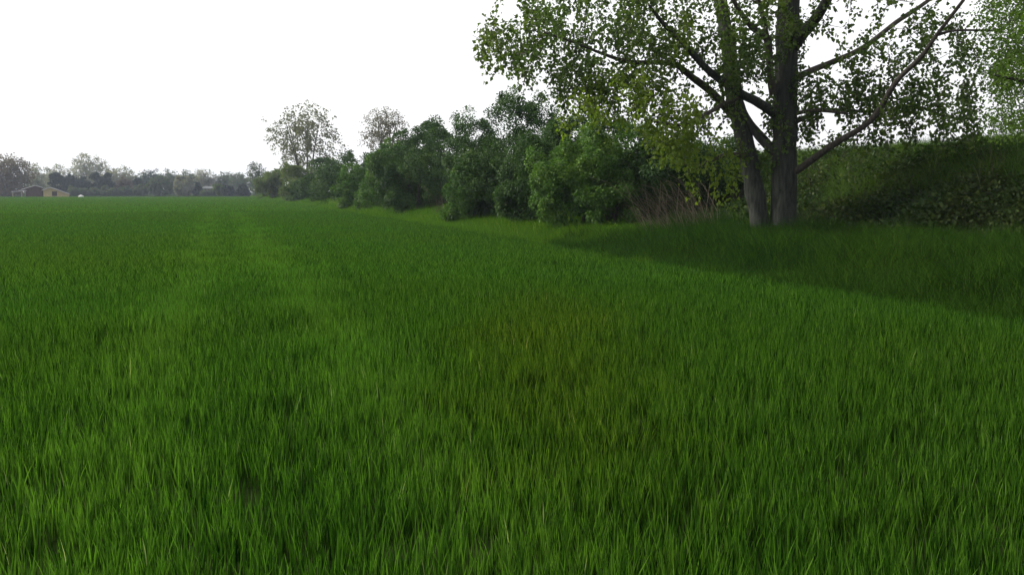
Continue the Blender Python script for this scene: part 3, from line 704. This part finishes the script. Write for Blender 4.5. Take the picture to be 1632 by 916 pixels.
# white covered heap at the far edge of the crop
hp = at(129, 310, 228)
mb = MB(); nr, ns = 6, 14
for i in range(nr):
    t = i / (nr - 1); 
    for j in range(ns):
        a = 2 * math.pi * j / ns; q = Vector((math.cos(a), math.sin(a), t * 2)); r = (1 - t ** 2.2) * (1 + .12 * noise.noise(q * 1.7)) + .02
        mb.v.append((hp[0] + .75 * r * math.cos(a), 228 + .6 * r * math.sin(a), .7 * t))
for i in range(nr - 1):
    for j in range(ns):
        j2 = (j + 1) % ns; mb.f.append((i * ns + j, i * ns + j2, (i + 1) * ns + j2, (i + 1) * ns + j))
mb.f.append(tuple((nr - 1) * ns + j for j in range(ns)))
tag(mb.build('covered_heap', M['white'], None, True, (hp[0], 228, 0)), 'small white covered heap at the far field edge right of the ochre shed', 'heap')

# ------------------------------------------------------------------ weeds and dead brush at the hedge foot
def weed(label, px, Y, w, h, seed, mat='lush', n=420, grp='lush weed clumps at the hedge foot', size=.07):
    rg2 = np.random.default_rng(seed); x = at(px, HZ, Y)[0]; g = float(ground_z(x, Y))
    d = unit(rg2.normal(0, 1, (n, 3))) * rg2.random((n, 1)) ** .4; d[:, 2] = np.abs(d[:, 2])
    c = d * np.array([w, w * .7, h]) * (1 + .3 * np.sin(d[:, :1] * 9 + seed)) + np.array([x, Y, g + .05])
    root = empty('weed_clump', (x, Y, g)); tag(root, label, 'weeds', grp)
    A = unit(d + rg2.normal(0, .5, (n, 3)) + np.array([0, 0, .5])); N = unit(rg2.normal(0, .6, (n, 3)) + np.array([0, 0, 1]))
    mesh_obj('leaves', leaf_mesh('leaves', c, A, N, rg2.uniform(size * .7, size * 1.3, n), M[mat], np.clip(rg2.normal(.5, .2, n), 0, .95), .5), root)
    for k in range(6):
        e = c[rg2.integers(0, n)]; MB().tube([(x + .1 * (k - 2.5) * w, Y, g), tuple(e)], [.006, .004], 4).build('stem', M['hedge_a'], root)
weed('yellow green weed clump below the narrow blue green shrub', 845, 33.5, .75, .62, 1)
weed('long low yellow green weed clump at the foot of the broad lit shrub', 905, 29.5, 1.1, .5, 2, n=600)
weed('yellow green weeds left of the dead stalks', 985, 26.5, .9, .5, 3)
weed('small yellow green weed clump under the small bright shrub', 737, 42, .8, .6, 4)
weed('lush yellow green patch left of the big rounded shrub', 598, 66, 1.6, 1.0, 5, n=700, size=.11)
weed('pale green weeds under the wide blue green shrub', 545, 84, 1.6, .9, 6, n=500, size=.12)
weed('leafy weeds hugging the right side of the poplar trunk', 1292, 21.4, .55, .7, 7, 'bramble', 380)
weed('leafy weeds at the foot of the bank right of the poplar', 1335, 20.4, .7, .6, 8, 'hedge_a', 420)

def brush(label, px0, px1, Y, h0, h1, n, seed, leanx, r=.009):
    rg2 = np.random.default_rng(seed); xa, xb = at(px0, HZ, Y)[0], at(px1, HZ, Y)[0]; mb = MB()
    for k in range(n):
        x = rg2.uniform(xa, xb); y = Y + rg2.uniform(-.7, .7); g = float(ground_z(x, y)); h = rg2.uniform(h0, h1)
        lx = rg2.normal(leanx, .22) * h; ly = rg2.normal(-.1, .2) * h; b = rg2.normal(0, .08, 2) * h
        mb.tube([(x, y, g - .02), (x + lx * .4 + b[0], y + ly * .4 + b[1], g + h * .5), (x + lx, y + ly, g + h * .92), (x + lx * 1.3, y + ly * 1.2, g + h)], [r, r * .8, r * .55, r * .3], 4)
    o = mb.build('dead_brush', M['reed'], None, False, ((xa + xb) / 2, Y, float(ground_z((xa + xb) / 2, Y))))
    a = o.data.attributes.new('tint', 'FLOAT', 'POINT'); a.data.foreach_set('value', np.repeat(np.random.default_rng(seed).uniform(.1, .9, len(o.data.vertices) // 16), 16).astype(np.float32))
    tag(o, label, 'dead stalks', kind='stuff')
brush('leaning grey brown dead stalks between the broad shrub and the poplar', 1035, 1150, 24.6, .8, 1.9, 150, 1, -.38)
brush('pale dead reeds between the small bright shrub and the big rounded one', 695, 728, 48, .8, 2.1, 46, 2, .05, .011)

# ------------------------------------------------------------------ haze in the air
hb = MB().box((-950, -950, -1.0), (950, 950, 19.0))
m, n, l = new_mat('haze_air'); v = n.new('ShaderNodeVolumePrincipled'); v.inputs['Color'].default_value = (.70, .80, 1.0, 1)
v.inputs['Density'].default_value = .00026; v.inputs['Anisotropy'].default_value = .2
o = n.new('ShaderNodeOutputMaterial'); l.new(v.outputs[0], o.inputs['Volume'])
tag(hb.build('haze', m), 'thin pale haze over the whole field', 'haze', kind='stuff')
